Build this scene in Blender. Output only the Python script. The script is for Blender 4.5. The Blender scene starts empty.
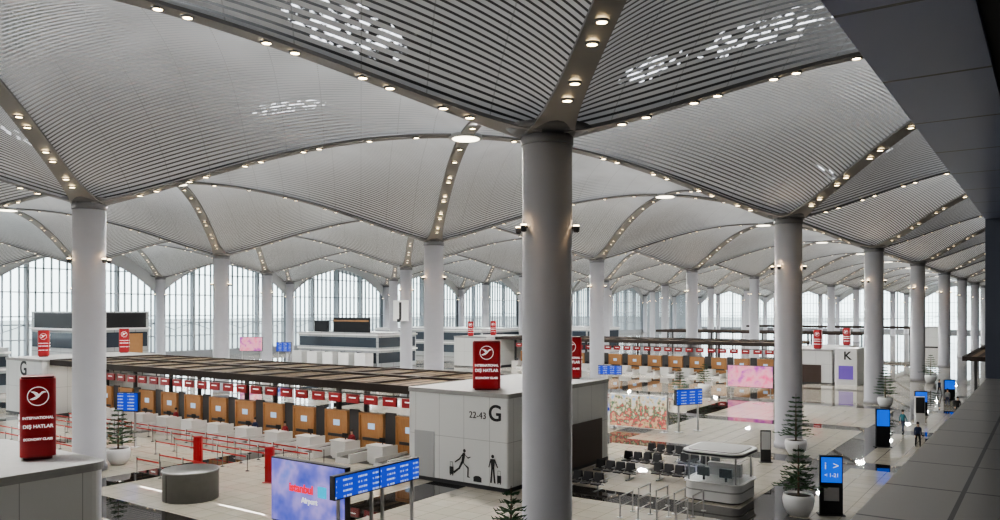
import bpy, math, random
from mathutils import Vector, Matrix
random.seed(7)
R=random.random
COL=bpy.context.scene.collection
G=33.5; CX=-15.8; CY=25.7; CAMZ=10.0; TOPZ=16.67
# ------------------------------------------------------------------ materials
MATS={}
def mat(name,col,rough=0.5,metal=0.0,emis=None,es=0.0,noise=0.0,nscale=4.0,spec=0.5):
    if name in MATS: return MATS[name]
    m=bpy.data.materials.new(name); m.use_nodes=True
    nt=m.node_tree; b=nt.nodes['Principled BSDF']
    b.inputs['Base Color'].default_value=(*col,1); b.inputs['Roughness'].default_value=rough
    b.inputs['Metallic'].default_value=metal; b.inputs['Specular IOR Level'].default_value=spec
    if emis: 
        b.inputs['Emission Color'].default_value=(*emis,1); b.inputs['Emission Strength'].default_value=es
    if noise>0:
        t=nt.nodes.new('ShaderNodeTexCoord'); n=nt.nodes.new('ShaderNodeTexNoise'); n.inputs['Scale'].default_value=nscale
        n.inputs['Detail'].default_value=3
        r=nt.nodes.new('ShaderNodeMapRange'); r.inputs[3].default_value=1-noise; r.inputs[4].default_value=1+noise
        mx=nt.nodes.new('ShaderNodeMix'); mx.data_type='RGBA'; mx.blend_type='MULTIPLY'; mx.inputs[0].default_value=1
        mx.inputs[6].default_value=(*col,1)
        nt.links.new(t.outputs['Object'],n.inputs['Vector']); nt.links.new(n.outputs['Fac'],r.inputs[0])
        nt.links.new(r.outputs[0],mx.inputs[7]); nt.links.new(mx.outputs[2],b.inputs['Base Color'])
    MATS[name]=m; return m
class NT:
    def __init__(s,name):
        s.m=bpy.data.materials.new(name); s.m.use_nodes=True; s.nt=s.m.node_tree
        s.b=s.nt.nodes['Principled BSDF']; MATS[name]=s.m
    def n(s,t): return s.nt.nodes.new(t)
    def l(s,a,b): s.nt.links.new(a,b)
    def math(s,op,a,b=None,c=None):
        n=s.n('ShaderNodeMath'); n.operation=op
        for i,v in enumerate((a,b,c)):
            if v is None: continue
            if isinstance(v,(int,float)): n.inputs[i].default_value=v
            else: s.l(v,n.inputs[i])
        return n.outputs[0]
    def mix(s,f,a,b,mode='MIX'):
        n=s.n('ShaderNodeMix'); n.data_type='RGBA'; n.blend_type=mode
        for i,v in ((0,f),(6,a),(7,b)):
            if isinstance(v,tuple): n.inputs[i].default_value=(*v,1)
            elif isinstance(v,(int,float)): n.inputs[i].default_value=v
            else: s.l(v,n.inputs[i])
        return n.outputs[2]
    def xyz(s,kind='Object'):
        t=s.n('ShaderNodeTexCoord'); x=s.n('ShaderNodeSeparateXYZ'); s.l(t.outputs[kind],x.inputs[0])
        return x.outputs[0],x.outputs[1],x.outputs[2],t.outputs[kind]
    def noise(s,vec,scale,detail=2):
        n=s.n('ShaderNodeTexNoise'); n.inputs['Scale'].default_value=scale; n.inputs['Detail'].default_value=detail
        s.l(vec,n.inputs['Vector']); return n.outputs['Fac']
    def smooth(s,v,a,b):
        n=s.n('ShaderNodeMapRange'); n.interpolation_type='SMOOTHSTEP'; n.inputs[1].default_value=a; n.inputs[2].default_value=b
        s.l(v,n.inputs[0]); return n.outputs[0]
# ceiling slats: all slats of the hall run along one plan diagonal
k=NT('slatted_ceiling'); x,y,z,v=k.xyz()
geo=k.n('ShaderNodeNewGeometry'); wp=k.n('ShaderNodeSeparateXYZ'); k.l(geo.outputs['Position'],wp.inputs[0])
across=k.math('MULTIPLY',k.math('SUBTRACT',wp.outputs[0],wp.outputs[1]),0.70711)
along=k.math('MULTIPLY',k.math('ADD',wp.outputs[0],wp.outputs[1]),0.70711)
f=k.math('FRACT',k.math('DIVIDE',across,0.29))
gap=k.math('LESS_THAN',f,0.36)
s_=k.math('MINIMUM',x,k.math('SUBTRACT',G,x))
zone=None
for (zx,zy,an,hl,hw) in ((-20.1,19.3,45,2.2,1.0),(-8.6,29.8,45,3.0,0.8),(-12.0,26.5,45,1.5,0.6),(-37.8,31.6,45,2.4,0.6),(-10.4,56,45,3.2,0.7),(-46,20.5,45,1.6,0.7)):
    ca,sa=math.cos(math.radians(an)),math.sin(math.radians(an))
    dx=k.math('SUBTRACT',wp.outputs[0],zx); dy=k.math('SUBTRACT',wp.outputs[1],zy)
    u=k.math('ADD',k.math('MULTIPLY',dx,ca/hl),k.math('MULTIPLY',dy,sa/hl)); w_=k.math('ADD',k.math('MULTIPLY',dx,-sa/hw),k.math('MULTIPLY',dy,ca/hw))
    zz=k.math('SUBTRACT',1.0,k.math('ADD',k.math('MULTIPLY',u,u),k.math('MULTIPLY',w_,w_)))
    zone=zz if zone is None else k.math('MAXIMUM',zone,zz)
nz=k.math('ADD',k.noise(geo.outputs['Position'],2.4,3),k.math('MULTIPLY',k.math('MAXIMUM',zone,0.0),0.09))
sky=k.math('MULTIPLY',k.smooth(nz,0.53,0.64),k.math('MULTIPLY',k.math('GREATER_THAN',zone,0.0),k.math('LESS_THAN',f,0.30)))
joint=k.math('LESS_THAN',k.math('FRACT',k.math('DIVIDE',along,2.37)),0.02)
base=k.mix(gap,(0.66,0.67,0.68),(0.04,0.041,0.043))
base=k.mix(k.math('MULTIPLY',joint,0.35),base,(0.1,0.1,0.1))
k.l(base,k.b.inputs['Base Color']); k.b.inputs['Roughness'].default_value=0.35
crown=k.math('MULTIPLY',k.smooth(s_,5.0,16.0),k.math('ADD',0.35,k.math('MULTIPLY',k.noise(geo.outputs['Position'],0.25,2),1.3)))  # painted glow: gap emission grows toward the vault crowns, no light behind it
painted_glow=k.mix(k.math('MULTIPLY',k.math('MULTIPLY',gap,crown),0.56),k.mix(0.15,(0,0,0),base),(0.96,1,1.04))  # slats also emit some of their own colour as added fill light
em=k.mix(sky,painted_glow,(2.6,2.7,2.9))
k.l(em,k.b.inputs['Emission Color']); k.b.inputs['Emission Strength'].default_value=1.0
M_SLAT=k.m
# floor
k=NT('polished_tile_floor'); x,y,z,v=k.xyz()
def line(c,per,w,off=0.0): return k.math('LESS_THAN',k.math('FRACT',k.math('DIVIDE',k.math('ADD',c,off),per)),w/per)
tl=k.math('MAXIMUM',line(x,1.2,0.03),line(y,1.2,0.03))
band=k.math('MAXIMUM',line(x,G/2,2.4,12.9+4*G),line(y,G/2,2.4,-25.7+5.5+8*G))
brk=k.n('ShaderNodeTexWhiteNoise'); 
sn=k.n('ShaderNodeVectorMath'); sn.operation='SNAP'; sn.inputs[1].default_value=(1.2,1.2,1.2); k.l(v,sn.inputs[0]); k.l(sn.outputs[0],brk.inputs['Vector'])
cA=k.mix(brk.outputs['Value'],(0.50,0.465,0.39),(0.57,0.535,0.46)); 
cN=k.mix(k.noise(v,1.2,4),cA,(0.45,0.415,0.345)); 
c=k.mix(band,cN,(0.014,0.012,0.011)); c=k.mix(k.math('MULTIPLY',tl,0.65),c,(0.11,0.10,0.085))
k.l(c,k.b.inputs['Base Color']); k.b.inputs['Roughness'].default_value=0.02; k.b.inputs['Specular IOR Level'].default_value=1.0
M_FLOOR=k.m
# canopy stripes
k=NT('brown_slatted_roof'); x,y,z,v=k.xyz()
a=k.math('LESS_THAN',k.math('FRACT',k.math('DIVIDE',x,1.1)),0.5)
b_=k.math('LESS_THAN',k.math('FRACT',k.math('DIVIDE',y,2.75)),0.06)
c=k.mix(a,(0.19,0.135,0.083),(0.045,0.028,0.019)); c=k.mix(b_,c,(0.012,0.009,0.007))
k.l(c,k.b.inputs['Base Color']); k.b.inputs['Roughness'].default_value=0.7; k.b.inputs['Specular IOR Level'].default_value=0.2; M_ROOF=k.m
# wood
k=NT('tan_wood'); x,y,z,v=k.xyz()
n=k.n('ShaderNodeTexNoise'); mp=k.n('ShaderNodeMapping'); mp.inputs['Scale'].default_value=(9,9,1); k.l(v,mp.inputs[0]); k.l(mp.outputs[0],n.inputs['Vector']); n.inputs['Scale'].default_value=2
c=k.mix(n.outputs['Fac'],(0.27,0.125,0.048),(0.42,0.225,0.095)); k.l(c,k.b.inputs['Base Color']); M_WOOD=k.m
def panelmat(name,c1,c2,px,pz,rough,w=0.02,axis='xy',spec=0.5):
    k=NT(name); x,y,z,v=k.xyz()
    h=x if axis[0]=='x' else k.math('ADD',x,y)
    a=k.math('LESS_THAN',k.math('FRACT',k.math('DIVIDE',h,px)),w/px)
    b=k.math('LESS_THAN',k.math('FRACT',k.math('DIVIDE',(z if axis[1]=='z' else y),pz)),w/pz)
    c=k.mix(k.math('MAXIMUM',a,b),c1,c2); k.l(c,k.b.inputs['Base Color']); k.b.inputs['Roughness'].default_value=rough; k.b.inputs['Specular IOR Level'].default_value=spec; return k.m
M_WPAN=panelmat('white_panel_cladding',(0.74,0.75,0.74),(0.42,0.42,0.42),1.8,2.7,0.35,0.025,'sz')
M_LEDGE=panelmat('dark_metal_ledge',(0.36,0.35,0.33),(0.03,0.03,0.03),0.62,1.25,0.3,0.035,'xy',0.6)
M_SOFF=panelmat('dark_blue_soffit',(0.27,0.31,0.47),(0.03,0.033,0.045),30,1.9,0.3,0.05,'xy',0.6)
M_GREYB=panelmat('grey_building_cladding',(0.38,0.40,0.41),(0.2,0.2,0.2),3,2.2,0.5,0.08,'sz')
M_GREYR=mat('grey_roof_sheet',(0.36,0.36,0.35),0.6,noise=.08)
M_COL=mat('grey_column_paint',(0.36,0.365,0.39),0.5,noise=0.04,nscale=1.0)
M_COLD=mat('dark_collar_metal',(0.16,0.16,0.17),0.45)
M_RIB=mat('grey_rib_panel',(0.26,0.255,0.25),0.5)
M_BLK=mat('black_plastic',(0.012,0.012,0.014),0.5,spec=0.3)
M_SEAT=mat('charcoal_seat',(0.03,0.03,0.033),0.4)
M_DGREY=mat('dark_grey_metal',(0.05,0.05,0.053),0.45,0.3)
M_STEEL=mat('brushed_steel',(0.45,0.45,0.45),0.35,0.8,noise=.08,nscale=6)
M_DRUM=mat('grey_brushed_drum',(0.20,0.20,0.195),0.4,0.4,noise=.1,nscale=3)
M_WHITE=mat('white_paint',(0.80,0.80,0.79),0.4)
M_OFFW=mat('off_white_frame',(0.62,0.63,0.64),0.5)
M_MULL=mat('grey_window_mullion',(0.20,0.215,0.23),0.5)
M_RED=mat('red_sign_face',(0.36,0.016,0.02),0.35,emis=(0.5,0.015,0.02),es=0.05)
M_REDD=mat('dark_red_edge',(0.16,0.012,0.015),0.4)
M_REDS=mat('dark_red_screen',(0.22,0.010,0.014),0.35)
M_TXT=mat('white_lettering',(0.85,0.85,0.85),0.4,emis=(1,1,1),es=0.5)
M_DTXT=mat('dark_lettering',(0.02,0.02,0.022),0.5)
M_SPOT=mat('warm_spot_glow',(1,.9,.7),0.5,emis=(1,0.76,0.44),es=18)
M_SPOTF=mat('soft_warm_spot_glow',(1,.9,.7),0.5,emis=(1,0.80,0.55),es=4.5)
M_DISC=mat('warm_lamp_glow',(1,.9,.7),0.5,emis=(1,0.90,0.70),es=6)
M_LEAF=mat('conifer_needles',(0.03,0.075,0.03),0.7,noise=.5,nscale=9)
M_TRUNK=mat('tree_bark',(0.10,0.065,0.04),0.8,noise=.3)
M_SOIL=mat('dark_soil',(0.04,0.03,0.02),0.9,noise=.3)
M_SKIN=mat('skin',(0.52,0.32,0.23),0.5)
M_HAIR=mat('dark_hair',(0.03,0.02,0.015),0.6)
M_GLASS=mat('tinted_glass_panel',(0.04,0.05,0.065),0.12)
M_GALL=mat('dark_gallery_glazing',(0.03,0.034,0.045),0.5,spec=0.3)
M_WALLD=mat('plain_grey_wall',(0.30,0.30,0.31),0.7,noise=.05)
M_BELT=mat('red_barrier_belt',(0.50,0.03,0.025),0.5)
M_PURP=mat('purple_panel',(0.16,0.09,0.40),0.4,emis=(0.15,0.08,0.5),es=0.2)
M_CLEAR=mat('clear_kiosk_glass',(0.6,0.75,0.8),0.03); M_CLEAR.node_tree.nodes['Principled BSDF'].inputs['Alpha'].default_value=0.12
M_LIT=mat('pale_lit_screen',(0.02,0.02,0.02),0.3,emis=(0.55,0.75,1.0),es=0.8)
def screenmat(name,bg,fg,sz,es):
    k=NT(name); x,y,z,v=k.xyz()
    zr=k.math('DIVIDE',z,sz)
    row=k.math('LESS_THAN',k.math('FRACT',zr),0.36)
    rowid=k.math('FLOOR',zr)
    cols=k.math('LESS_THAN',k.math('FRACT',k.math('DIVIDE',x,0.89)),0.62)
    cb=k.n('ShaderNodeCombineXYZ'); k.l(k.math('MULTIPLY',x,20.0),cb.inputs[0]); k.l(k.math('MULTIPLY',rowid,7.31),cb.inputs[2])
    wn=k.n('ShaderNodeTexNoise'); k.l(cb.outputs[0],wn.inputs['Vector']); wn.inputs['Scale'].default_value=1; wn.inputs['Detail'].default_value=1
    t=k.math('MULTIPLY',k.math('MULTIPLY',row,cols),k.math('GREATER_THAN',wn.outputs['Fac'],0.45))
    c=k.mix(t,bg,fg); k.l(c,k.b.inputs['Emission Color']); k.b.inputs['Emission Strength'].default_value=es
    k.b.inputs['Base Color'].default_value=(0.01,0.01,0.01,1); k.b.inputs['Roughness'].default_value=0.4; return k.m
M_FIDS=screenmat('blue_flight_display',(0.004,0.06,0.75),(0.55,0.7,1.0),0.23,0.8)
def admat(name,cols,scale,es,layered=False):
    k=NT(name); x,y,z,v=k.xyz()
    r=k.n('ShaderNodeValToRGB'); cr=r.color_ramp
    for i,(p,c) in enumerate(cols):
        e=cr.elements[i] if i<2 else cr.elements.new(p)
        e.position=p; e.color=(*c,1)
    if layered:
        cell=k.math('FLOOR',k.math('DIVIDE',x,1.05)); cb=k.n('ShaderNodeCombineXYZ')
        k.l(k.math('ADD',x,k.math('MULTIPLY',cell,5.7)),cb.inputs[0]); k.l(z,cb.inputs[2])
        vv=k.math('ADD',k.math('MULTIPLY',z,0.16),k.math('ADD',0.08,k.math('MULTIPLY',k.math('SUBTRACT',k.noise(cb.outputs[0],scale,4),0.42),1.5))); k.l(vv,r.inputs[0])
    else: k.l(k.noise(v,scale,3),r.inputs[0])
    k.l(r.outputs[0],k.b.inputs['Emission Color']); k.b.inputs['Emission Strength'].default_value=es
    k.b.inputs['Base Color'].default_value=(0.01,0.01,0.01,1); k.b.inputs['Roughness'].default_value=0.3; return k.m
M_ADP=admat('purple_advert_screen',[(0.34,(0.06,0.10,0.62)),(0.46,(0.20,0.20,0.74)),(0.56,(0.46,0.36,0.85)),(0.68,(0.08,0.22,0.80))],0.6,0.9)
M_ADK=admat('pink_advert_screen',[(0.33,(0.95,0.10,0.30)),(0.5,(1.0,0.42,0.50)),(0.66,(0.50,0.08,0.45))],0.8,1.2)
M_ADC=admat('shop_picture_screen',[(0.0,(0.30,0.15,0.06)),(0.2,(0.75,0.55,0.32)),(0.34,(0.65,0.08,0.10)),(0.44,(0.05,0.22,0.12)),(0.56,(0.80,0.62,0.40)),(0.72,(0.72,0.72,0.68)),(0.9,(0.25,0.45,0.80))],2.4,1.0,True)
M_BLUE=mat('blue_totem_screen',(0.005,0.03,0.3),0.4,emis=(0.006,0.13,0.85),es=0.9)
# ------------------------------------------------------------------ mesh builder
class MB:
    def __init__(s): s.v=[]; s.f=[]; s.mi=[]; s.sm=[]
    def add(s,vs,fs,mi=0,smooth=False):
        o=len(s.v); s.v+= [tuple(p) for p in vs]
        for f in fs: s.f.append([i+o for i in f]); s.mi.append(mi); s.sm.append(smooth)
        return s
    def box(s,x0,x1,y0,y1,z0,z1,mi=0):
        return s.add([(x0,y0,z0),(x1,y0,z0),(x1,y1,z0),(x0,y1,z0),(x0,y0,z1),(x1,y0,z1),(x1,y1,z1),(x0,y1,z1)],
          [(0,3,2,1),(4,5,6,7),(0,1,5,4),(1,2,6,5),(2,3,7,6),(3,0,4,7)],mi)
    def lathe(s,prof,n=24,cx=0,cy=0,mi=0,smooth=True,caps=True):
        vs=[];fs=[]
        for r,z in prof:
            for i in range(n):
                a=2*math.pi*i/n; vs.append((cx+r*math.cos(a),cy+r*math.sin(a),z))
        for j in range(len(prof)-1):
            for i in range(n):
                fs.append((j*n+i,j*n+(i+1)%n,(j+1)*n+(i+1)%n,(j+1)*n+i))
        s.add(vs,fs,mi,smooth)
        if caps:
            o=len(s.v)-len(vs)
            s.f.append([o+i for i in range(n)][::-1]); s.mi.append(mi); s.sm.append(False)
            o2=o+(len(prof)-1)*n
            s.f.append([o2+i for i in range(n)]); s.mi.append(mi); s.sm.append(False)
        return s
    def prism(s,poly,z0,z1,mi=0):
        n=len(poly); vs=[(x,y,z0) for x,y in poly]+[(x,y,z1) for x,y in poly]
        fs=[tuple(range(n))[::-1],tuple(range(n,2*n))]+[(i,(i+1)%n,n+(i+1)%n,n+i) for i in range(n)]
        return s.add(vs,fs,mi)
    def tube(s,p,q,r,n=8,mi=0,r2=None):
        p=Vector(p);q=Vector(q);d=(q-p).normalized(); a=d.orthogonal().normalized(); b=d.cross(a); r2=r if r2 is None else r2
        vs=[p+(a*math.cos(t)+b*math.sin(t))*r for t in [2*math.pi*i/n for i in range(n)]]+[q+(a*math.cos(t)+b*math.sin(t))*r2 for t in [2*math.pi*i/n for i in range(n)]]
        return s.add(vs,[(i,(i+1)%n,n+(i+1)%n,n+i) for i in range(n)]+[tuple(range(n))[::-1],tuple(range(n,2*n))],mi)
    def mesh(s,name,mats):
        me=bpy.data.meshes.new(name); me.from_pydata(s.v,[],s.f); 
        for m in mats: me.materials.append(m)
        for p,i,sm in zip(me.polygons,s.mi,s.sm): p.material_index=i; p.use_smooth=sm
        me.update(); return me
def rounded(x0,x1,y0,y1,r,n=5):
    pts=[]
    for cx,cy,a0 in ((x1-r,y1-r,0),(x0+r,y1-r,90),(x0+r,y0+r,180),(x1-r,y0+r,270)):
        for i in range(n+1):
            a=math.radians(a0+90*i/n); pts.append((cx+r*math.cos(a),cy+r*math.sin(a)))
    return pts
def obj(name,data,loc=(0,0,0),rz=0,parent=None,label=None,cat=None,group=None,kind=None):
    o=bpy.data.objects.new(name,data); o.location=loc; o.rotation_euler=(0,0,rz)
    COL.objects.link(o)
    if parent: o.parent=parent
    if label: o["label"]=label
    if cat: o["category"]=cat
    if group: o["group"]=group
    if kind: o["kind"]=kind
    return o
def thing(name,loc,label,cat,group=None,rz=0):
    return obj(name,None,loc,rz,None,label,cat,group)
def part(par,name,mb,mats,loc=(0,0,0),rz=0,label=None):
    if not isinstance(mats,(list,tuple)): mats=[mats]
    return obj(name,mb.mesh(name,mats) if isinstance(mb,MB) else mb,loc,rz,par,label)
def dup(o,loc,rz=None,parent=None):
    c=o.copy(); 
    if parent is None: c.location=loc
    else: c.parent=parent
    if rz is not None: c.rotation_euler=(0,0,rz)
    COL.objects.link(c)
    for ch in list(o.children): dup(ch,None,None,c)
    return c
def textmesh(s,size,align='CENTER',depth=0.01,bold=0.0):
    cu=bpy.data.curves.new('lettering','FONT'); cu.body=s; cu.size=size; cu.align_x=align; cu.align_y='CENTER'; cu.extrude=depth; cu.offset=bold
    cu.space_line=0.9
    o=bpy.data.objects.new('t',cu); COL.objects.link(o); bpy.context.view_layer.update()
    me=bpy.data.meshes.new_from_object(o.evaluated_get(bpy.context.evaluated_depsgraph_get()))
    bpy.data.objects.remove(o); return me
def text(par,s,size,loc,facing,m,name='lettering',bold=0.0,label=None):
    me=textmesh(s,size,bold=bold); me.materials.clear(); me.materials.append(m)
    o=bpy.data.objects.new(name,me); COL.objects.link(o); o.parent=par; o.location=loc
    o.rotation_euler=(math.pi/2,0,{'-y':0,'+x':math.pi/2}[facing])
    if label: o["label"]=label
    return o
# ------------------------------------------------------------------ ceiling
def Rp(s):
    t=max(0,min(1,s/(G/2)))**0.7
    return CAMZ+6.67+5.08*0.5*(1-math.cos(math.pi*t))
def vault():
    b=MB(); nx,ny=60,24; vs=[]
    for i in range(nx+1):
        x=G*(0.5-0.5*math.cos(math.pi*i/nx)); w=min(x,G-x)
        bul=1.75*math.sin(math.pi/2*min(1,w/(G/2)))**0.9
        for j in range(ny+1):
            t=-1+2*j/ny; vs.append((x,t*w,Rp(w)+bul*(1-t*t)))
    fs=[(i*(ny+1)+j,i*(ny+1)+j+1,(i+1)*(ny+1)+j+1,(i+1)*(ny+1)+j) for i in range(nx) for j in range(ny)]
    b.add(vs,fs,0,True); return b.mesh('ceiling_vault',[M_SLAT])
VM=vault()
I0,I1,J0,J1=-1,4,-1,11
for i in range(I0,I1+1):
    for j in range(J0,J1+1):
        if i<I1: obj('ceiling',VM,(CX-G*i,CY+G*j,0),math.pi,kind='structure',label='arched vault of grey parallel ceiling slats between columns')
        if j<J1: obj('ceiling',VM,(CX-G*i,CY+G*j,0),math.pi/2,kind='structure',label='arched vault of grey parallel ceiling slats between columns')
XW=CX-G*I1-1.2; YE=CY+G*J1+1.2; YB=-12; XE=19
obj('ceiling',MB().box(XW-1,XE,YB,YE+1,24.2,24.6).mesh('roof',[M_WALLD]),kind='structure',label='flat grey roof slab above the vaults')
# ribs
rb=MB()
for q in range(4):
    ca,sa=[(1,1),(-1,1),(-1,-1),(1,-1)][q]; n=28
    dv=Vector((ca,sa,0)).normalized(); pv=Vector((-dv.y,dv.x,0)); vs=[]
    for i in range(n+1):
        s=0.3+(G/2-0.3)*i/n; hw=0.46+0.65*math.exp(-s/1.2)
        c=Vector((ca*s,sa*s,Rp(s)-0.07-0.1*math.exp(-s)))
        for e in (-hw,hw): vs.append(c+pv*e)
        for e in (-hw,hw): vs.append(c+pv*e+Vector((0,0,0.14)))
    fs=[]
    for i in range(n):
        o=i*4; fs+=[(o,o+1,o+5,o+4),(o+2,o,o+4,o+6),(o+1,o+3,o+7,o+5)]
    rb.add(vs,fs,0,False)
RIB=rb.mesh('rib',[M_RIB])
tn=0
# columns
cb=MB().lathe([(1.02,0),(1.02,0.35),(0.95,0.36),(0.95,TOPZ-0.45)],40)
COLM=cb.mesh('column_shaft',[M_COL])
collar=MB().lathe([(0.98,TOPZ-0.45),(1.0,TOPZ-0.40),(1.0,TOPZ-0.12),(0.93,TOPZ-0.1),(0.93,TOPZ-0.02),(1.15,TOPZ+0.02),(1.7,TOPZ+0.22)],40).mesh('collar',[M_COLD])
SCS=[]
M_SCON=mat('grey_sconce_metal',(0.06,0.06,0.065),0.5)
for a in (20,70,200,250):
    c,s=math.cos(math.radians(a)),math.sin(math.radians(a)); sc=MB()
    sc.tube((c*0.93,s*0.93,13.1),(c*1.15,s*1.15,13.1),0.04,8,0)
    sc.lathe([(0.05,12.92),(0.11,12.95),(0.13,13.14),(0.12,13.16)],12,c*1.12,s*1.12,0)
    sc.lathe([(0.11,13.165),(0.11,13.2)],12,c*1.12,s*1.12,1)
    SCS.append((a,sc.mesh('sconce',[M_SCON,M_SPOT])))
LITC={(0,0),(1,0),(0,1),(1,1),(2,1),(0,2),(0,3),(1,2),(2,2),(1,3),(0,4),(3,2)}
def column(i,j):
    x,y=CX-G*i,CY+G*j
    t=thing('column',(x,y,0),'tall round grey column flaring into the vaulted ceiling','column','hall columns')
    part(t,'shaft',COLM,None); part(t,'collar',collar,None,label='dark collar ring')
    for a,m in SCS:
        part(t,'sconce',m,None,label='small warm uplight bracket')
        if (i,j) in LITC and a in (200,250,20):
            la=bpy.data.lights.new('uplight','POINT'); la.energy=9 if (i,j)==(0,0) else 20; la.color=(1,0.64,0.34); la.shadow_soft_size=0.05
            lo=bpy.data.objects.new('uplight',la); COL.objects.link(lo); lo.parent=t
            c,s=math.cos(math.radians(a)),math.sin(math.radians(a)); lo.location=(c*1.25,s*1.25,13.46)
    return t
cols={}
for i in range(0,I1+1):
    for j in range(0,J1+1): cols[(i,j)]=column(i,j)
spots=[]
SP=[2.1,2.8,4.2,4.9,6.6,7.3,9.2,9.9,12.2,14.4]
for i in range(I0,I1+1):
    for j in range(J0,J1+1):
        x,y=CX-G*i,CY+G*j; tn+=1
        obj('trim_%d'%tn,RIB,(x,y,0),kind='structure',label='solid grey diagonal ceiling rib with recessed spots')
        for ca,sa in [(1,1),(-1,1),(-1,-1),(1,-1)]:
            for s in SP:
                spots.append((x+ca*s,y+sa*s,Rp(s)-0.075-0.1*math.exp(-s)))
fx,fy=-math.sin(math.radians(35)),math.cos(math.radians(35))
def vis(p):
    d=p[0]*fx+p[1]*fy
    r=p[0]*0.8192+p[1]*0.5736
    return d>3 and abs(r/d)<0.66 and (p[2]-10)/d<0.42 and p[0]<-0.5 and p[1]<YE and p[0]>XW
spots=sorted([p for p in spots if vis(p)],key=lambda p:p[0]*fx+p[1]*fy)
sm=MB().lathe([(0.23,0.02),(0.23,-0.05),(0.17,-0.06),(0.16,-0.03)],14,mi=0,caps=False)
SPM=sm.mesh('spot_ring',[M_COLD]); SPG=MB().lathe([(0.165,-0.03),(0.16,-0.05)],14).mesh('lamp_face',[M_SPOT])
SPG2=MB().lathe([(0.15,-0.03),(0.14,-0.05)],12).mesh('lamp_face',[mat('mid_warm_spot_glow',(1,.9,.7),0.5,emis=(1,0.78,0.48),es=9)])
for n_,p in enumerate(spots[:300]):
    t=thing('spotlight',p,'small round warm white spotlight in ceiling rib','light','ceiling rib spotlights')
    part(t,'ring',SPM,None); part(t,'lamp_face',SPG if n_<120 else SPG2,None)
st=MB()
for p in spots[300:1300]:
    st.lathe([(0.13,p[2]-0.02),(0.12,p[2]-0.06)],8,p[0],p[1])
obj('spotlight',st.mesh('far_spots',[M_SPOTF]),kind='stuff',label='many small warm spotlights along the ceiling ribs',cat='light',group='ceiling rib spotlights')
LM=MB().lathe([(1.15,0.15),(1.15,-0.06),(0.95,-0.08)],28).mesh('lamp_ring',[M_OFFW]); LG=MB().lathe([(0.93,-0.08),(0.9,-0.12)],28).mesh('lamp_glow',[M_DISC])
for i in range(-1,4):
    for j in range(-1,11):
        x,y=CX-G*(i+.5),CY+G*(j+.5); zc=Rp(G/2)-0.1
        if j>=0 and i>=0:
            t=thing('ceiling_lamp',(x,y,zc),'large round warm ceiling lamp at the vault crown','lamp','vault crown lamps')
            part(t,'ring',LM,None); part(t,'glow',LG,None)
        la=bpy.data.lights.new('crown_light','AREA'); la.shape='DISK'; la.size=1.8; la.energy=6300 if j>=0 else 4600; la.color=(1,0.985,0.96)
        lo=bpy.data.objects.new('crown_light',la); lo.location=(x,y,zc-0.2); COL.objects.link(lo)
# ------------------------------------------------------------------ shell
obj('floor',MB().box(XW-1,XE,YB,YE+1,-0.3,0).mesh('floor',[M_FLOOR]),kind='structure',label='polished pale stone tile floor with dark bands')
obj('wall_back',MB().box(XW-1,XE,YB-0.5,YB,0,24.2).mesh('w',[M_WALLD]),kind='structure',label='plain grey wall')
obj('wall_side',MB().box(XE,XE+0.5,YB,YE,0,24.2).mesh('w',[M_WALLD]),kind='structure',label='plain grey wall')
# window walls
def winwall(L):
    b=MB(); n=24
    b.box(0,L,-0.25,0.25,0,1.4)
    for i in range(n+1):
        x=L*i/n; w=0.15 if i%6 else 0.5
        b.box(x-w/2,x+w/2,-0.25,0.25 if i%6 else 0.9,0,24.2)
    for z in (4.6,8.8,13.2,17.6,21.8): b.box(0,L,-0.12,0.12,z-0.09,z+0.09)
    for q in range(4):
        x0=L*q/4; b.box(x0,x0+L/4,0.5,0.9,7.2,7.4)
        b.tube((x0,.6,7.3),(x0+L/8,.6,5.9),0.07,6); b.tube((x0+L/8,.6,5.9),(x0+L/4,.6,7.3),0.07,6)
    return b.mesh('window_frame',[M_MULL])
def arch(L):
    b=MB(); n=32; top=24.2
    vs=[];fs=[]
    for i in range(n+1):
        x=L*i/n; h=12.3+8*math.sin(math.pi*i/n)**0.75
        vs+=[(x,0.3,h),(x,0.3,top),(x,0.0,h)]
    for i in range(n): o=i*3; fs+=[(o,o+3,o+4,o+1),(o+2,o+5,o+3,o)]
    return b.add(vs,fs,0,False).mesh('window_spandrel',[mat('pale_grey_spandrel',(0.42,0.43,0.44),0.6)])
WM=winwall(G); AM=arch(G); wn=0
for j in range(-1,J1):
    wn+=1; obj('window_%d'%wn,WM,(XW,CY+G*j,0),math.pi/2,kind='structure',label='tall glazed wall bay with steel mullions')
    wn+=1; obj('window_%d'%wn,AM,(XW+0.7,CY+G*j,0),math.pi/2,kind='structure',label='arched grey spandrel over glazed bay')
for i in range(0,I1+1):
    wn+=1; obj('window_%d'%wn,WM,(CX-G*i,YE,0),0,kind='structure',label='tall glazed wall bay with steel mullions')
    wn+=1; obj('window_%d'%wn,AM,(CX-G*i,YE-0.7,0),0,kind='structure',label='arched grey spandrel over glazed bay')
obj('ground',MB().box(-900,-152.5,-300,1200,-1.2,-1.0).mesh('ground',[mat('apron_concrete',(0.30,0.33,0.30),0.8,noise=.2,nscale=.02)]),kind='structure',label='pale concrete apron outside the glass')
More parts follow.
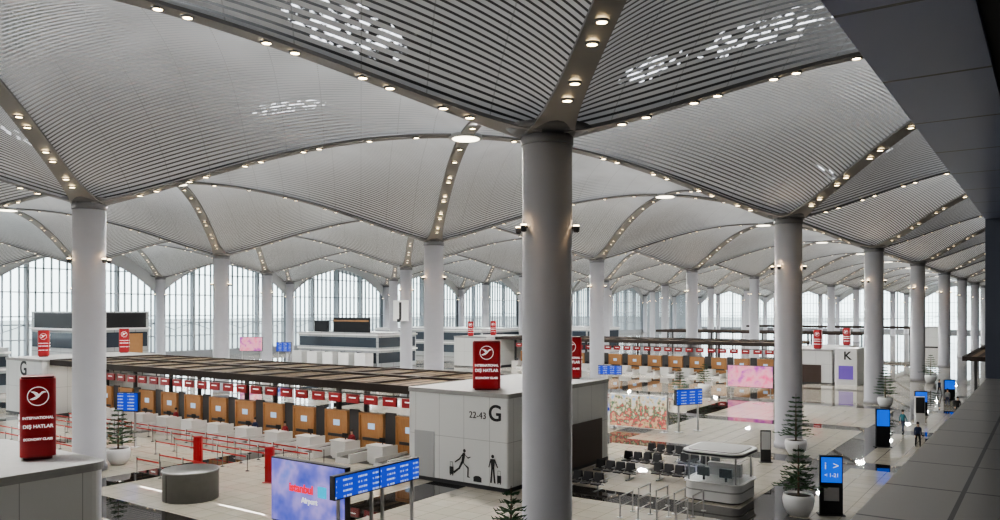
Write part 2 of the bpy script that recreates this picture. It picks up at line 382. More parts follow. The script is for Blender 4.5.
# gallery we stand on: ledge, soffit, glass wall
obj('wall_gallery',MB().box(-1.0,XE,20.6,YE,8.5,12.0).mesh('w',[M_GALL]),kind='structure',label='dark glazed gallery wall')
obj('trim_200',MB().box(-1.22,-0.7,20.3,20.75,8.5,12.0).mesh('w',[mat('blue_grey_post',(0.18,0.20,0.26),0.45)]),kind='structure',label='blue grey steel gallery post')
obj('trim_201',MB().box(-1.19,XE,YB,YE,8.1,8.5).mesh('ledge',[M_LEDGE]),kind='structure',label='dark metal gallery floor ledge with panel joints')
obj('trim_202',MB().box(-1.23,-0.41,YB,YE,12.0,12.5).mesh('soffit',[M_SOFF]),kind='structure',label='dark blue soffit panels over the gallery edge')
obj('trim_203',MB().box(-0.41,XE,YB,YE,12.06,12.6).mesh('soffit2',[M_BLK]),kind='structure',label='black gallery ceiling')
obj('wall_gallery_upper',MB().box(-1.2,-0.9,YB,YE,12.5,24.2).mesh('w',[M_DGREY]),kind='structure',label='dark wall above the gallery soffit')
obj('wall_gallery_lower',MB().box(1.0,1.4,YB,YE,0,8.1).mesh('w',[M_WALLD]),kind='structure',label='grey wall below the gallery')
# ------------------------------------------------------------------ end boxes
def end_box(x0,x1,y0,y1,h,label,door=True,r=0.12):
    cx,cy=(x0+x1)/2,(y0+y1)/2; w,d=(x1-x0)/2,(y1-y0)/2
    t=thing('service_booth',(cx,cy,0),label,'booth')
    part(t,'body',MB().prism(rounded(-w,w,-d,d,r,6),0.0,h-0.25),M_WPAN)
    rf=MB().prism(rounded(-w-.06,w+.06,-d-.06,d+.06,r+.05,6),h-0.25,h)
    part(t,'roof',rf,M_GREYR,label='flat pale grey roof')
    part(t,'plinth',MB().prism(rounded(-w-.03,w+.03,-d-.03,d+.03,r+.02,6),0,0.22),M_DGREY)
    if door:
        dr=part(t,'door',MB().box(w-0.02,w+0.05,-d+1.5,-d+2.6,0.22,2.5),M_GREYB)
        part(dr,'handle',MB().box(w+0.05,w+0.1,-d+2.35,-d+2.42,1.0,1.35),M_STEEL)
        part(t,'shop_panel',MB().box(w-0.02,w+0.06,-d+4.5,d-1.0,0.22,2.9),mat('brown_shop_panel',(0.06,0.04,0.032),0.4))
    return t,w,d
gb,w,d=end_box(-31.6,-24.4,35.6,47.5,5.4,'white panelled check-in island booth marked 22-43 G')
text(gb,'G',1.25,(w-0.85,-d-0.02,4.25),'-y',M_DTXT,bold=0.02)
text(gb,'22-43',0.52,(w-2.05,-d-0.02,4.08),'-y',M_DTXT)
part(gb,'hatch',MB().box(-w+0.5,-w+2.0,-d-0.04,-d+0.02,0.22,2.9),mat('grey_hatch',(0.42,0.43,0.44),0.5))
mu=MB()
def poly(pts,ox,oz,sc=1,fl=1): 
    n=len(pts); mu.add([(ox+fl*p[0]*sc,-d-0.03,oz+p[1]*sc) for p in pts],[tuple(range(n)) if fl>0 else tuple(range(n))[::-1]])
def circ(cx,cz,r,ox,oz,sc=1,fl=1): poly([(cx+r*math.cos(a*math.pi/6),cz+r*math.sin(a*math.pi/6)) for a in range(12)],ox,oz,sc,fl)
def flush(lb):
    global mu
    part(gb,'silhouette',mu,M_DTXT,label=lb); mu=MB()
def runner(ox,oz,sc,fl):
    circ(0.14,1.68,0.11,ox,oz,sc,fl)
    poly([(-.11,.9),(.09,.9),(.22,1.5),(.14,1.57),(0,1.54)],ox,oz,sc,fl)
    poly([(.12,1.5),(.2,1.41),(.42,1.2),(.62,1.3),(.64,1.36),(.42,1.29)],ox,oz,sc,fl)
    poly([(0,1.5),(.0,1.4),(-.2,1.1),(-.6,0.86),(-.64,.92),(-.27,1.17)],ox,oz,sc,fl)
    poly([(-.08,1.0),(.09,.9),(.48,.66),(.42,.54)],ox,oz,sc,fl)
    poly([(.38,.64),(.48,.66),(.46,.1),(.62,.03),(.36,.03)],ox,oz,sc,fl)
    poly([(-.11,.98),(.05,.92),(-.24,.46),(-.36,.52)],ox,oz,sc,fl)
    poly([(-.36,.55),(-.26,.47),(-.68,.16),(-.78,.26)],ox,oz,sc,fl)
def case(ox,oz,sc): 
    poly([(0,.1),(.36,.1),(.36,.64),(0,.64)],ox,oz,sc); poly([(.05,.62),(.08,.62),(.08,1.0),(.05,1.0)],ox,oz,sc); poly([(.27,.62),(.30,.62),(.30,1.0),(.27,1.0)],ox,oz,sc); poly([(.05,.97),(.3,.97),(.3,1.0),(.05,1.0)],ox,oz,sc); circ(.07,.05,.05,ox,oz,sc); circ(.29,.05,.05,ox,oz,sc)
runner(0.5,0.5,0.9,1); flush('black vinyl silhouette of a running traveller')
case(-0.45,0.5,0.8); flush('black vinyl silhouette of a rolling suitcase')
circ(0.0,1.66,0.11,2.6,0.4,.9); poly([(-.11,.88),(.11,.88),(.17,1.5),(-.17,1.5)],2.6,.4,.9); poly([(-.12,.9),(0,.9),(-.07,0.02),(-.2,.02)],2.6,.4,.9); poly([(0,.9),(.12,.9),(.22,0.02),(.1,.02)],2.6,.4,.9); poly([(.17,1.5),(.12,1.38),(.34,.98),(.4,1.02)],2.6,.4,.9); poly([(-.17,1.5),(-.12,1.38),(-.26,.95),(-.33,.98)],2.6,.4,.9); flush('black vinyl silhouette of a standing traveller')
case(2.9,0.4,0.75); flush('black vinyl silhouette of a suitcase')
poly([(.9,.0),(1.6,.0),(1.6,.32),(1.4,.42),(1.1,.42),(.9,.32)],0.55,.35,0.8); flush('black vinyl silhouette of a bag')
g2,w,d=end_box(-84,-76.8,35.6,47.5,5.4,'white panelled far booth of the check-in island',False)
text(g2,'G',1.9,(0.1,-d-0.02,4.4),'-y',M_DTXT,bold=0.04)
fb,w,d=end_box(-31.6,-24.2,1.0,13.2,5.3,'pale grey rounded booth topped by a red airline sign',False,0.5)
kb,w,d=end_box(-30,-24.2,112,128,4.7,'white booth beside the block marked K',False)
part(kb,'shop_front',MB().box(-w+1.4,w-1.4,-d-0.06,-d+0.02,0.22,2.6),mat('brown_shop_panel',(0.06,0.04,0.032),0.4))
kt=thing('zone_block',(-22.5,114.5,0),'white block marked K with small purple display','sign')
part(kt,'body',MB().prism(rounded(-1.4,1.4,-2.5,2.5,.1,3),0,4.9),M_WHITE); text(kt,'K',1.5,(0.2,-2.53,3.9),'-y',M_DTXT,bold=0.03)
part(kt,'purple_panel',MB().box(-0.9,0.9,-2.56,-2.48,0.8,2.6),M_PURP)
k2,w,d=end_box(-87,-80,110,122,5.4,'white panelled far booth of a distant check-in island',False)
end_box(-31.6,-24.4,240,252,5.4,'white panelled booth of a distant check-in island',False)
# ------------------------------------------------------------------ canopies
def canopy(x0,x1,y0,y1,z,label,lamp=False):
    cx,cy=(x0+x1)/2,(y0+y1)/2; w,d=(x1-x0)/2,(y1-y0)/2
    t=thing('canopy',(cx,cy,0),label,'canopy')
    part(t,'slatted_roof',MB().box(-w,w,-d+.3,d-.3,z-0.12,z),M_ROOF)
    fr=MB().box(-w,w,-d,-d+0.3,z-0.4,z+0.1).box(-w,w,d-.3,d,z-0.4,z+0.1)
    for q in range(int(2*w/3.7)+1): fr.box(-w+q*3.7,-w+q*3.7+0.3,-d+.3,d-.3,z-0.38,z+0.12)
    fr.box(-w,w,-0.3,0.3,z-.35,z+0.14)
    part(t,'frame',fr,mat('dark_brown_frame',(0.035,0.026,0.022),0.6,spec=.3),label='dark metal fascia and beams')
    n=max(1,int(2*w/11)); 
    for q in range(n+1):
        for yy in (-d+4.9,d-3.2):
            part(t,'post',MB().box(-0.14,0.14,-0.14,0.14,0,z-0.12),M_DGREY,(-w+1+q*(2*w-2)/n,yy,0))
    if lamp:  # added fill light to brighten the desks; no fixture is modelled here
        la=bpy.data.lights.new('desk_fill_light','AREA'); la.shape='RECTANGLE'; la.size=2*w-2; la.size_y=0.25; la.energy=800; la.color=(1,0.93,0.82)
        lo=bpy.data.objects.new('desk_fill_light',la); COL.objects.link(lo); lo.parent=t; lo.location=(0,-d+0.7,z-0.45); lo.rotation_euler=(math.radians(12),0,0)
    return t
canopy(-76.7,-31.7,36.3,47.3,5.25,'brown slatted canopy over the check-in desks',True)
canopy(-79.8,-30.2,112.5,125,5.25,'brown slatted canopy over distant check-in desks',True)
for yy in (173,240): canopy(-76.7,-31.7,yy+.5,yy+11.5,5.25,'brown slatted canopy over distant check-in desks')
canopy(-8.5,-1.5,104,150,4.6,'brown slatted canopy beside the gallery wall')
# ------------------------------------------------------------------ desks
def desk(loc):
    t=thing('check_in_desk',loc,'white check-in desk with brown wood back panel and red screens','desk','check-in desks')
    bp_=part(t,'back_panel',MB().box(-1.05,1.05,2.3,2.5,0,2.7).box(-1.15,-1.05,2.2,2.6,0,2.8).box(1.05,1.15,2.2,2.6,0,2.8).box(-1.15,1.15,2.2,2.6,2.7,2.85),M_WOOD,label='brown wood back panel')
    part(bp_,'shelf_recess',MB().box(-0.85,0.85,2.26,2.31,0.95,1.15),M_DGREY)
    part(bp_,'wall_display',MB().box(-0.3,0.3,2.25,2.31,1.75,2.15),M_LIT)
    part(t,'dark_divider',MB().box(1.25,2.2,2.35,2.45,0,3.0),M_DGREY)
    c=MB().box(-1.5,-0.1,-0.1,0.05,0.1,1.12).box(-1.5,-1.35,0.05,1.3,0.1,1.12).box(-0.25,-0.1,0.05,1.3,0.1,1.12).box(-1.55,-0.05,-0.18,0.8,1.12,1.2).box(-1.4,-.2,-0.05,0.1,0,0.1)
    part(t,'counter',c,M_WHITE)
    b=MB().add([(0.1,-1.0,0.0),(1.2,-1.0,0),(1.2,2.0,0),(0.1,2.0,0),(0.1,-1.0,0.30),(1.2,-1.0,0.30),(1.2,2.0,0.50),(0.1,2.0,0.50)],[(0,3,2,1),(4,5,6,7),(0,1,5,4),(1,2,6,5),(2,3,7,6),(3,0,4,7)])
    bl=part(t,'luggage_belt',b,mat('grey_belt_rubber',(0.12,0.12,0.12),0.6))
    part(bl,'side_rail',MB().box(-0.02,0.12,-1.05,2.0,0.0,0.62),M_WHITE); part(bl,'side_rail',MB().box(1.18,1.32,-1.05,2.0,0.0,0.62),M_WHITE)
    part(bl,'front_cap',MB().box(0.12,1.18,-1.1,-1.0,0.0,0.34),M_WHITE)
    part(t,'monitor',MB().box(-1.0,-0.5,0.5,0.55,1.33,1.63).box(-0.78,-0.72,0.53,0.59,1.2,1.45),M_BLK)
    for sx in (-0.85,0.85):
        s=part(t,'header_screen',MB().box(-0.60,0.60,-0.06,0.06,-0.30,0.30),M_REDS,(sx,1.35,3.9))
        part(s,'screen_text',MB().box(-0.32,0.32,-0.07,-0.062,0.03,0.10),M_TXT)
    part(t,'header_rail',MB().box(-1.7,1.7,1.42,1.52,4.22,4.32).box(-0.65,-.59,1.44,1.5,4.2,4.85).box(.59,.65,1.44,1.5,4.2,4.85),M_DGREY)
    return t
D0=desk((-35.2,37.4,0))
for q in range(1,12): dup(D0,(-35.2-3.45*q,37.4,0))
for q in range(0,13): dup(D0,(-34.2-3.45*q,113.7,0))
# ------------------------------------------------------------------ red signs
def redsign(loc,rz=0,hw=0.6,H=2.8,rr=.35,tb=0.004):
    t=thing('sign',loc,'red rounded airline sign reading international economy class','sign','red airline signs',rz)
    part(t,'panel',MB().prism(rounded(-hw,hw,-hw,hw,hw*rr,7),0.1,H-.06),M_RED)
    part(t,'foot',MB().prism(rounded(-hw+.1,hw-.1,-hw+.1,hw-.1,0.15,4),0,0.1),M_REDD)
    part(t,'cap',MB().prism(rounded(-hw+.04,hw-.04,-hw+.04,hw-.04,hw*rr-.04,6),H-.06,H),M_REDD)
    for f in ('-y','+x'):
        l=(lambda z:(0,-hw-.012,z*H/2.8)) if f=='-y' else (lambda z:(hw+.012,0,z*H/2.8))
        for st,sz,z in (('INTERNATIONAL',0.130,1.42),('DIŞ HATLAR',0.175,1.13),('ECONOMY CLASS',0.118,0.70)):
            text(t,st,sz*hw/0.6,l(z),f,M_TXT,bold=tb)
        lg=MB(); n=28; vs=[]; r0=.36*min(1.1,hw/.6); r1=r0*.92
        for i in range(n):
            a=2*math.pi*i/n; vs.append((r0*math.cos(a),0,r0*math.sin(a)))
            vs.append((r1*math.cos(a),0,r1*math.sin(a)))
        lg.add(vs,[(2*i,(2*i+2)%(2*n),(2*i+3)%(2*n),2*i+1) for i in range(n)])
        sc=r0/.3*.9
        body=[(-.26,-.10),(-.18,-.13),(-.06,-.10),(.03,-.03),(.10,.06),(.17,.12),(.27,.13),(.18,.17),(.11,.15),(.03,.07),(-.05,.0),(-.15,-.05)]
        wing=[(-.05,.0),(.03,.05),(-.02,.12),(-.12,.17),(-.24,.17),(-.14,.11)]
        for pg in (body,wing):
            lg.add([(p*sc,0,q*sc) for p,q in pg],[tuple(range(len(pg)))])
        o=part(t,'emblem',lg,M_TXT,l(2.15)); o.rotation_euler=(0,0,0 if f=='-y' else math.pi/2)
    return t
S0=redsign((-26.45,12.15,5.31),math.radians(-24),0.50,2.6,.5)
S1=redsign((-27.0,37.2,5.41),math.radians(36),0.80,2.8,.25,0.008)
dup(S1,(-26.7,46.2,5.41),math.radians(35))
for p,rz in (((-26.3,113.2,4.71),0),((-25.4,127,4.71),0),((-84,111,5.41),30),((-83.4,117,5.41),30),((-81.5,38,5.41),60),((-82,46.5,5.41),60)):
    dup(S0,p,math.radians(rz))
# ------------------------------------------------------------------ screens
def framed(name,loc,wd,h,z0,m,label,rz=0,posts=True,grp=None,cat='screen',fm=None):
    t=thing(name,loc,label,cat,grp,rz)
    part(t,'housing',MB().box(-wd/2,wd/2,-0.12,0.18,z0,z0+h),fm or M_DGREY)
    part(t,'display',MB().box(-wd/2+.05,wd/2-.05,-0.15,-0.12,z0+.06,z0+h-.06),m)
    if posts:
        for x in (-wd/2+0.35,wd/2-0.35): part(t,'post',MB().box(x-.05,x+.05,-.04,.1,0,z0+0.02).box(x-.25,x+.25,-.3,.35,0,.03),M_STEEL)
    return t
ps=framed('advert_screen',(-27.55,24.3,0),4.9,2.95,0.2,M_ADP,'large purple and blue standing advertising screen',0,grp=None)
text(ps,'istanbul',0.52,(-0.35,-0.17,1.9),'-y',mat('red_lettering',(0.8,0.02,0.03),0.4,emis=(0.95,0.01,0.03),es=0.8),bold=.018)
part(ps,'logo_box',MB().box(0.75,1.3,-.17,-.155,1.65,2.15),mat('cyan_logo',(0.0,0.4,0.6),0.4,emis=(0.0,0.45,0.75),es=0.8)); text(ps,'Airport',0.34,(0.2,-0.17,1.4),'-y',M_TXT,bold=.01)
for yy in (24.45,27.13): framed('flight_display',(-24.75,yy,0),2.69,1.02,2.0,M_FIDS,'blue departures display on steel posts',math.pi/2,grp='departure displays')
framed('flight_display',(-55.3,31.7,0),1.7,1.4,2.6,M_FIDS,'blue departures display on steel posts',math.radians(25),grp='departure displays')
framed('flight_display',(-24.6,62.2,0),2.7,1.3,2.2,M_FIDS,'blue departures display on steel posts',math.pi/2-.5,grp='departure displays')
framed('advert_screen',(-28.3,60.5,0),5.2,2.7,0.2,M_ADC,'colourful standing advertising screen in a white frame',0,fm=M_WHITE)
framed('advert_screen',(-29.5,94,0),5.4,2.6,0.8,M_ADK,'bright pink standing advertising screen',0)
framed('flight_display',(-46,90,0),3.0,1.2,1.8,M_FIDS,'blue departures display on steel posts',0.3,grp='departure displays')
def totem(loc,w,h,label,screen,rz,low=M_BLK,bl=0.0):
    t=thing('information_totem',loc,label,'sign',None,rz)
    part(t,'body',MB().box(-w/2,w/2,-.12,.12,0.04,h).box(-w/2-.1,w/2+.1,-.25,.25,0,.04),low)
    part(t,'screen',MB().box(-w/2+.05,w/2-.05,-.15,-.12,h*(0.55 if bl else 0.4),h-.08),screen)
    return t
tt=totem((-8.9,40.9,0),1.05,2.9,'tall black totem with blue wayfinding panel',M_BLUE,math.radians(25),bl=1)
text(tt,'i  >',0.5,(0,-0.17,2.4),'-y',M_TXT); text(tt,'< 1-21',0.25,(0,-0.17,1.95),'-y',M_TXT); part(tt,'notice',MB().box(-.35,.35,-.14,-.12,.7,1.35),M_STEEL)
totem((-10.2,63.3,0),0.95,2.8,'slim black totem with bright blue screen',M_BLUE,math.radians(25),bl=1)
totem((-10.3,84.4,0),1.1,2.3,'black totem with blue screen',M_BLUE,math.radians(25),bl=1)
totem((-9.6,78,0),0.8,2.4,'white slim totem with dark panel',M_DGREY,math.radians(25),M_WHITE)
totem((-15.5,52.6,0),0.65,2.1,'slim grey and white information totem',M_OFFW,math.radians(25),M_DGREY)
totem((-9.4,100,0),1.1,2.3,'black totem with blue screen',M_BLUE,math.radians(25),bl=1)
for (x,y) in ((-44.2,29.9),(-37.25,29.9)):
    totem((x,y,0),0.5,2.05,'slim red airline information totem',M_RED,math.radians(30),M_RED)
# ------------------------------------------------------------------ steel drum
dm=thing('drum_enclosure',(-37.6,25.0,0),'low round brushed steel enclosure on the tiles','enclosure')
part(dm,'body',MB().lathe([(1.42,0),(1.42,1.45),(1.46,1.47),(1.46,1.55),(1.40,1.56),(1.36,1.30),(0.02,1.30)],48),M_DRUM)
part(dm,'seam',MB().box(-0.02,0.02,-1.435,-1.40,0,1.45),M_DGREY)
# ------------------------------------------------------------------ barriers
bp=MB().lathe([(0.13,0),(0.13,0.03),(0.022,0.05),(0.022,0.95),(0.035,0.96),(0.035,1.0)],10)
BP=bp.mesh('post',[M_DGREY]); BB=MB().box(0.03,2.33,-.012,.012,0.84,0.93).mesh('belt',[M_BELT])
def barrier(x,y,rz=0,belt=True,L=2.5):
    t=thing('barrier_post',(x,y,0),'dark queue barrier post with red belt','barrier','queue barriers',rz)
    part(t,'pole',BP,None)
    if belt: part(t,'belt',BB,None)
for r_,yy in enumerate((26.9,28.4,31.2,32.6,34.0,35.2)):
    n0=[12,13,13,13,14,14][r_]
    for q in range(n0):
        x=-71+q*2.5
        if x>-34.5 or abs(x+49.6)<1.5 and yy<29.5 or (abs(x+55.3)<2.7 and yy in (31.2,32.6)): continue
        nx=x+2.5
        barrier(x,yy,0,q<n0-1 and nx<-34.5 and not (abs(nx+49.6)<1.5 and yy<29.5) and not (abs(nx+55.3)<2.7 and yy in (31.2,32.6)))
for yy,x0 in ((14.0,-37.0),(15.7,-38),(17.4,-38.0),(19.1,-39)):
    for q in range(7): barrier(x0-q*2.5,yy,0,q>0)
RL=MB()
for y0 in (-0.7,0.7): RL.tube((0,y0,0),(0,y0,1.05),0.04,8); RL.lathe([(.14,0),(.14,.03)],10,0,y0)
RL.tube((0,-.7,1.02),(0,.7,1.02),0.035,8).tube((0,-.7,.55),(0,.7,.55),0.025,8)
RLM=RL.mesh('rail',[M_STEEL])
for q in range(4):
    for r_ in range(2):
        t=thing('queue_rail',(-17.1+q*0.95,35.2+r_*2.1,0),'steel pedestrian queue rail on the tiles','barrier','steel queue rails'); part(t,'rail',RLM,None)
# ------------------------------------------------------------------ pines
def pine(loc,h,label,seed,pot=0.75,wd=0.95):
    rr=random.Random(seed); t=thing('potted_pine',loc,label,'plant','potted pines',rr.random()*6)
    pz=pot*1.35
    part(t,'pot',MB().lathe([(pot*0.62,0),(pot*0.9,pz*0.35),(pot,pz*0.75),(pot*0.93,pz),(pot*0.86,pz),(pot*0.86,pz-.1)],24),M_WHITE,label='white rounded pot')
    part(t,'soil',MB().lathe([(pot*0.86,pz-.1),(0.05,pz-0.05)],20),M_SOIL)
    part(t,'trunk',MB().tube((0,0,pz-.1),(0,0,h),0.06,8,0,0.012),M_TRUNK)
    f=MB(); tiers=int((h-pz)/0.32)
    for q in range(tiers):
        u=q/tiers; zz=pz+0.3+(h-pz-0.3)*u; L=((1-u)**0.9*wd+0.1)*(0.85+.3*rr.random()); nb=7
        for a in range(nb):
            an=2*math.pi*(a+rr.random()*.6)/nb+q; ca,sa=math.cos(an),math.sin(an); LL=L*(.8+.4*rr.random())
            pr=(0,0,zz)
            for st in range(1,5):
                ll=LL*st/4; pt=(ca*ll,sa*ll,zz+0.16*LL*st/4-0.10*(st/4)**3*LL)
                f.tube(pr,pt,0.03*(1.2-st/5),4,0,0.025*(1-st/5)); 
                sl=0.22*LL*(1.25-st/5)+0.05
                for sd in (-1,1):
                    e=(pt[0]+ca*sl*.8-sa*sd*sl,pt[1]+sa*sl*.8+ca*sd*sl,pt[2]+0.06+rr.random()*.05)
                    e2=(pt[0]+ca*sl*.25-sa*sd*sl*.2,pt[1]+sa*sl*.25+ca*sd*sl*.2,pt[2]-.02)
                    f.add([pr,e2,e,(pt[0],pt[1],pt[2]+.03)],[(0,1,2,3)])
                pr=pt
    part(t,'foliage',f,M_LEAF)
pine((-10.2,40,0),3.4,'dark green pine in a large white pot',1,0.75)
pine((-14.6,56.6,0),4.2,'dark green pine in a white pot beside column',2)
pine((-14.2,89.6,0),4.3,'dark green pine in a white pot beside column',3)
pine((-34.8,93,0),3.6,'dark green pine in a white pot',4)
pine((-32.9,80.7,0),3.8,'dark green pine in a white pot',5)
pine((-15.9,23.4,0),3.7,'dark green pine in a white pot beside column',6)
pine((-49.9,27.9,0),3.7,'dark green pine in a white pot beside column',7)
pine((-13.8,123,0),4.0,'dark green pine in a white pot beside column',8)
# ------------------------------------------------------------------ benches
def bench(loc,n=4):
    t=thing('airport_bench',loc,'black metal back-to-back waiting seats on a beam','bench','waiting benches')
    W=n*0.66
    part(t,'beam',MB().box(-W/2,W/2,-.05,.05,0.32,0.38),M_STEEL)
    for x in (-W/2+.4,W/2-.4): part(t,'leg',MB().box(x-.03,x+.03,-.03,.03,0.04,0.34).box(x-.04,x+.04,-.5,.5,0,.04),M_STEEL)
    for sd in (-1,1):
        for q in range(n):
            x=-W/2+.33+q*.66
            part(t,'seat',MB().prism(rounded(-.25,.25,-.22,.22,.06,3),0.40,0.46),M_SEAT,(x,sd*.38,0))
            bk=MB().add([(-.24,0.0,0.5),(.24,0,0.5),(.24,-.10*sd,0.98),(-.24,-.10*sd,0.98),(-.24,sd*.03,0.5),(.24,sd*.03,0.5),(.24,-.07*sd,0.98),(-.24,-.07*sd,0.98)],[(0,1,2,3),(7,6,5,4),(0,4,5,1),(1,5,6,2),(2,6,7,3),(3,7,4,0)])
            bk.box(-.03,.03,-.02,.04,0.38,0.52)
            part(t,'backrest',bk,M_SEAT,(x,sd*.15,0))
        for q in range(n+1):
            x=-W/2+q*.66
            part(t,'armrest',MB().box(x-.025,x+.025,min(sd*.12,sd*.5),max(sd*.12,sd*.5),0.62,0.66).box(x-.015,x+.015,sd*.2-.015,sd*.2+.015,.36,.62),M_STEEL)
    return t
B0=bench((-21.6,39.0,0))
for p in ((-21.4,42.6,0),(-21.3,46.2,0),(-21.3,49.8,0),(-18.1,43.6,0),(-18.0,47.4,0)): dup(B0,p)
# ------------------------------------------------------------------ info kiosk
kk=thing('information_kiosk',(-14.6,41.4,0),'white round-cornered information kiosk with glass and canopy','kiosk')
part(kk,'counter',MB().prism(rounded(-1.5,1.5,-1.5,1.5,0.6,8),0.08,0.95),M_WHITE)
part(kk,'stripe',MB().prism(rounded(-1.52,1.52,-1.52,1.52,0.62,8),0.55,0.62),M_GREYR)
part(kk,'countertop',MB().prism(rounded(-1.6,1.6,-1.6,1.6,0.65,8),0.95,1.02),M_WHITE)
part(kk,'plinth',MB().prism(rounded(-1.4,1.4,-1.4,1.4,0.55,8),0,0.08),M_DGREY)
for x in (-1.25,1.25):
    for y in (-1.25,1.25): part(kk,'post',MB().tube((x,y,1.02),(x,y,2.4),.05,8),M_STEEL)
for a,b,c,e in ((-1.2,1.2,-1.42,-1.40),(-1.2,1.2,1.40,1.42),(-1.42,-1.40,-1.2,1.2),(1.40,1.42,-1.2,1.2)):
    part(kk,'glass_pane',MB().box(a,b,c,e,1.02,1.9),M_CLEAR)
part(kk,'canopy',MB().prism(rounded(-1.62,1.62,-1.62,1.62,0.68,8),2.4,2.62),M_WHITE,label='white flat canopy')
part(kk,'canopy_edge',MB().prism(rounded(-1.68,1.68,-1.68,1.68,0.72,8),2.46,2.56),M_DGREY,label='dark edge band')
part(kk,'roof_top',MB().prism(rounded(-1.4,1.4,-1.4,1.4,0.55,8),2.62,2.66),M_GREYR)
for x0 in (-.9,.3): part(kk,'monitor',MB().box(x0,x0+.65,-1.0,-.9,1.25,1.7).box(x0+.28,x0+.38,-.95,-.85,1.02,1.3),M_BLK)
part(kk,'back_shelf',MB().box(-0.9,0.9,0.6,0.9,1.02,1.7),M_OFFW)
# ------------------------------------------------------------------ background buildings
def building(loc,w,d,h,label,tiers):
    t=thing('building',loc,label,'building'); 
    part(t,'body',MB().box(-w/2,w/2,-d/2,d/2,0,h),M_GREYB)
    for z0,z1 in tiers:
        part(t,'window',MB().box(-w/2+.3,w/2-.3,-d/2-.06,-d/2+.02,z0,z1),M_GLASS)
        part(t,'window',MB().box(w/2-.02,w/2+.06,-d/2+.3,d/2-.3,z0,z1),M_GLASS)
        part(t,'fascia_band',MB().box(-w/2-.2,w/2+.2,-d/2-.2,d/2+.2,z1+.35,z1+.6),M_WHITE)
    return t
b1=building((-105,104,0),20,10,6.0,'two storey pale glazed office block inside the hall',[(0.8,2.6),(3.5,5.2)])
part(b1,'rooftop_screen',MB().box(-3,6,-3,-2.6,6.0,8.6),M_BLK); part(b1,'rooftop_screen',MB().box(-8,-4.5,-3,-2.6,6.0,8.0),M_BLK)
part(b1,'gold_band',MB().box(-3,6,-3.1,-3,7.9,8.2),M_WOOD)
for q in range(5): part(b1,'counter_block',MB().box(-9+q*4,-6.4+q*4,-7.5,-5.6,0,2.6),M_WHITE)
b2=building((-109,57,0),12,10,9.8,'tall grey service block with black screen',[(5,7)])
part(b2,'black_panel',MB().box(6,6.1,-4.5,4.5,7.4,9.6),M_BLK); part(b2,'black_panel',MB().box(-5,5.5,-5.1,-5,7.6,9.6),M_BLK)
part(b2,'wood_panel',MB().box(6,6.12,1,4,2,6.8),M_WOOD)
building((-118,38,0),30,12,5.5,'low grey office block with glazed front',[(1,2.4),(3.2,4.4)])
building((-112,140,0),30,16,6.0,'low white office block inside the hall',[(1,2.6),(3.6,5.2)])
building((-96,165,0),20,16,6.0,'low white office block inside the hall',[(1,2.6),(3.6,5.2)])
framed('advert_screen',(-112,86,0),4,2.4,3,M_ADK,'distant pink advertising screen',0.5)
framed('flight_display',(-106,88,0),2.6,1.6,3,M_FIDS,'blue departures display on steel posts',0.5,grp='departure displays')
t=cols[(2,2)]
part(t,'letter_board',MB().box(-1.5,1.5,-1.35,-1.1,8.3,11.5).box(-.1,.1,-1.1,-.9,9.5,9.9),M_WHITE); text(t,'J',3.2,(0,-1.37,9.9),'-y',M_DTXT,bold=.09)
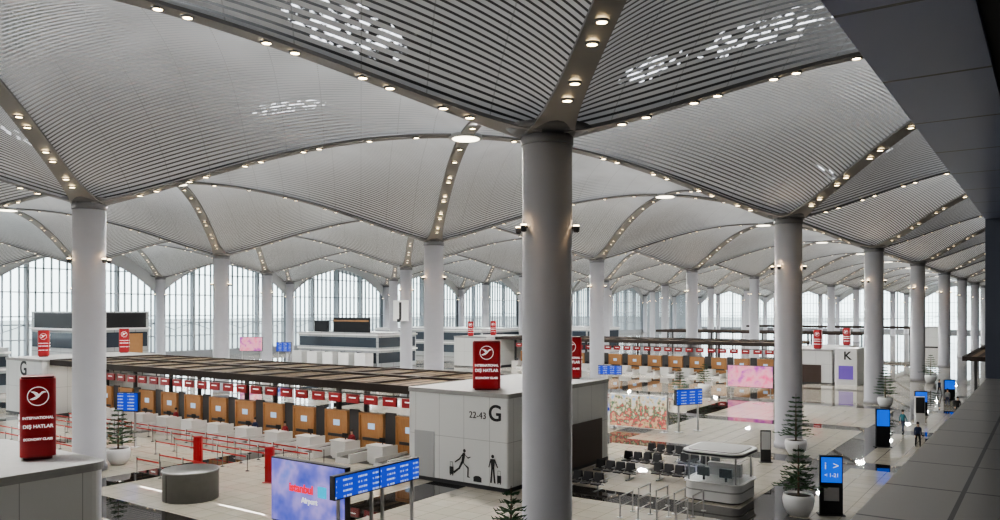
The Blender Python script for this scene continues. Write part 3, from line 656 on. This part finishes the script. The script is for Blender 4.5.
# ------------------------------------------------------------------ people
def person(loc,rz,top,bot,stride=0.18,label='person standing',arm=0.1,case=False):
    me=bpy.data.meshes.new('body')
    P=[(0,0,.95),(0,0,1.15),(0,0.0,1.40),(0,0,1.50),(0,-.02,1.60),(0,-.02,1.72)]
    Rr=[(.15,.11),(.14,.10),(.17,.10),(.055,.055),(.085,.10),(.07,.085)]
    E=[(0,1),(1,2),(2,3),(3,4),(4,5)]
    for sd in (-1,1):
        b=len(P); st=stride*sd
        P+=[(.1*sd,0,.90),(.11*sd,-st*.6-.02,.50),(.11*sd,-st,.08),(.12*sd,-st-.16,.04)]; Rr+=[(.095,.1),(.062,.065),(.045,.05),(.04,.035)]
        E+=[(0,b),(b,b+1),(b+1,b+2),(b+2,b+3)]
        b=len(P); P+=[(.19*sd,0,1.38),(.24*sd,arm*sd,1.12),(.25*sd,arm*sd*1.4-.08,.88),(.25*sd,arm*sd*1.4-.10,.80)]; Rr+=[(.06,.06),(.045,.045),(.033,.033),(.03,.04)]
        E+=[(2,b),(b,b+1),(b+1,b+2),(b+2,b+3)]
        for q in range(5):
            P.append((.25*sd+(-.012 if q else -.035)*sd,arm*sd*1.4-.15+q*.022,.715-(.0,.01,.02,.015,0)[q]+(.05 if q==0 else 0))); Rr.append((.009,.009)); E.append((b+3,len(P)-1))
    me.from_pydata(P,E,[]); o=bpy.data.objects.new('tmp',me); COL.objects.link(o)
    o.modifiers.new('s','SKIN'); su=o.modifiers.new('u','SUBSURF'); su.levels=1
    for i,r in enumerate(Rr): me.skin_vertices[0].data[i].radius=r
    me.skin_vertices[0].data[0].use_root=True
    bpy.context.view_layer.update()
    m2=bpy.data.meshes.new_from_object(o.evaluated_get(bpy.context.evaluated_depsgraph_get())); bpy.data.objects.remove(o)
    m2.materials.clear()
    for m in (M_SKIN,top,bot,M_BLK): m2.materials.append(m)
    for p in m2.polygons:
        c=p.center; p.use_smooth=True
        p.material_index = 3 if c.z<.1 else 2 if c.z<.95 and abs(c.x)<.2 else 1 if (c.z<1.47 and c.z>.86) else 0
    t=thing('person',loc,label,'person',None,rz); part(t,'body',m2,None)
    hb=MB(); hb.lathe([(.09,1.66),(.105,1.72),(.10,1.79),(.06,1.835),(.01,1.845)],12,0,.012); part(t,'hair',hb,M_HAIR)
    for x0 in (-.04,.02): part(t,'eye',MB().box(x0,x0+.02,-.128,-.115,1.68,1.69),M_HAIR)
    part(t,'mouth',MB().box(-.025,.025,-.125,-.112,1.605,1.613),M_REDD)
    if case:
        s=thing('suitcase',(loc[0]+.65,loc[1]+.3,0),'small dark wheeled suitcase beside a traveller','suitcase'); part(s,'shell',MB().prism(rounded(-.2,.2,-.13,.13,.05,3),.06,.62),M_DGREY); part(s,'handle',MB().box(-.1,-.08,.1,.12,.62,.95).box(.08,.1,.1,.12,.62,.95).box(-.1,.1,.1,.12,.93,.95),M_STEEL)
        for a,b in ((-1,-1),(1,-1),(-1,1),(1,1)): part(s,'wheel',MB().tube((a*.14-.02,b*.1,.03),(a*.14+.02,b*.1,.03),.03),M_BLK)
cl=lambda n,c: mat(n,c,0.8)
person((-8.1,64.8,0),0.4,cl('navy_cloth',(.02,.03,.08)),cl('black_cloth',(.02,.02,.02)),label='person in navy jacket walking across the tiles',case=True)
person((-10.1,72,0),2.6,cl('teal_cloth',(.03,.16,.2)),cl('dark_denim',(.03,.04,.08)),label='person in teal top and dark trousers walking')
person((-7.4,86,0),0.2,cl('black_cloth',(.02,.02,.02)),cl('black_cloth',(.02,.02,.02)),label='person in black clothes walking')
person((-9,94,0),3.4,cl('grey_cloth',(.3,.3,.3)),cl('dark_denim',(.03,.04,.08)),label='person in grey top walking',case=True)
person((-11,106,0),1,cl('navy_cloth',(.02,.03,.08)),cl('black_cloth',(.02,.02,.02)),label='person in navy jacket walking')
for q in (1,3,4,7):
    person((-36.0-3.45*q,38.6,0),0.1,cl('red_cloth',(.3,.03,.04)) if q%2 else cl('navy_cloth',(.02,.03,.08)),cl('black_cloth',(.02,.02,.02)),0.03,'check-in clerk in uniform standing behind counter',0.05)
# ------------------------------------------------------------------ world, camera
w=bpy.data.worlds.new('sky'); bpy.context.scene.world=w; w.use_nodes=True
nt=w.node_tree; bg=nt.nodes['Background']
tc=nt.nodes.new('ShaderNodeTexCoord'); sx=nt.nodes.new('ShaderNodeSeparateXYZ'); cr=nt.nodes.new('ShaderNodeValToRGB')
nt.links.new(tc.outputs['Generated'],sx.inputs[0]); nt.links.new(sx.outputs[2],cr.inputs[0]); nt.links.new(cr.outputs[0],bg.inputs[0])
cr.color_ramp.elements[0].position=0; cr.color_ramp.elements[0].color=(0.70,0.84,0.86,1); cr.color_ramp.elements[1].position=0.3; cr.color_ramp.elements[1].color=(0.82,0.91,1,1)
bg.inputs[1].default_value=5.0
try: bpy.context.scene.view_settings.look='AgX - Medium High Contrast'
except Exception as e: print(e)
cam=bpy.data.cameras.new('camera'); co=bpy.data.objects.new('camera',cam); COL.objects.link(co)
co.location=(0,0,CAMZ); co.rotation_euler=(math.pi/2,0,math.radians(35)); cam.sensor_width=36; cam.lens=28.44; cam.shift_y=0.05; cam.clip_end=2000; cam.clip_start=0.05
bpy.context.scene.camera=co
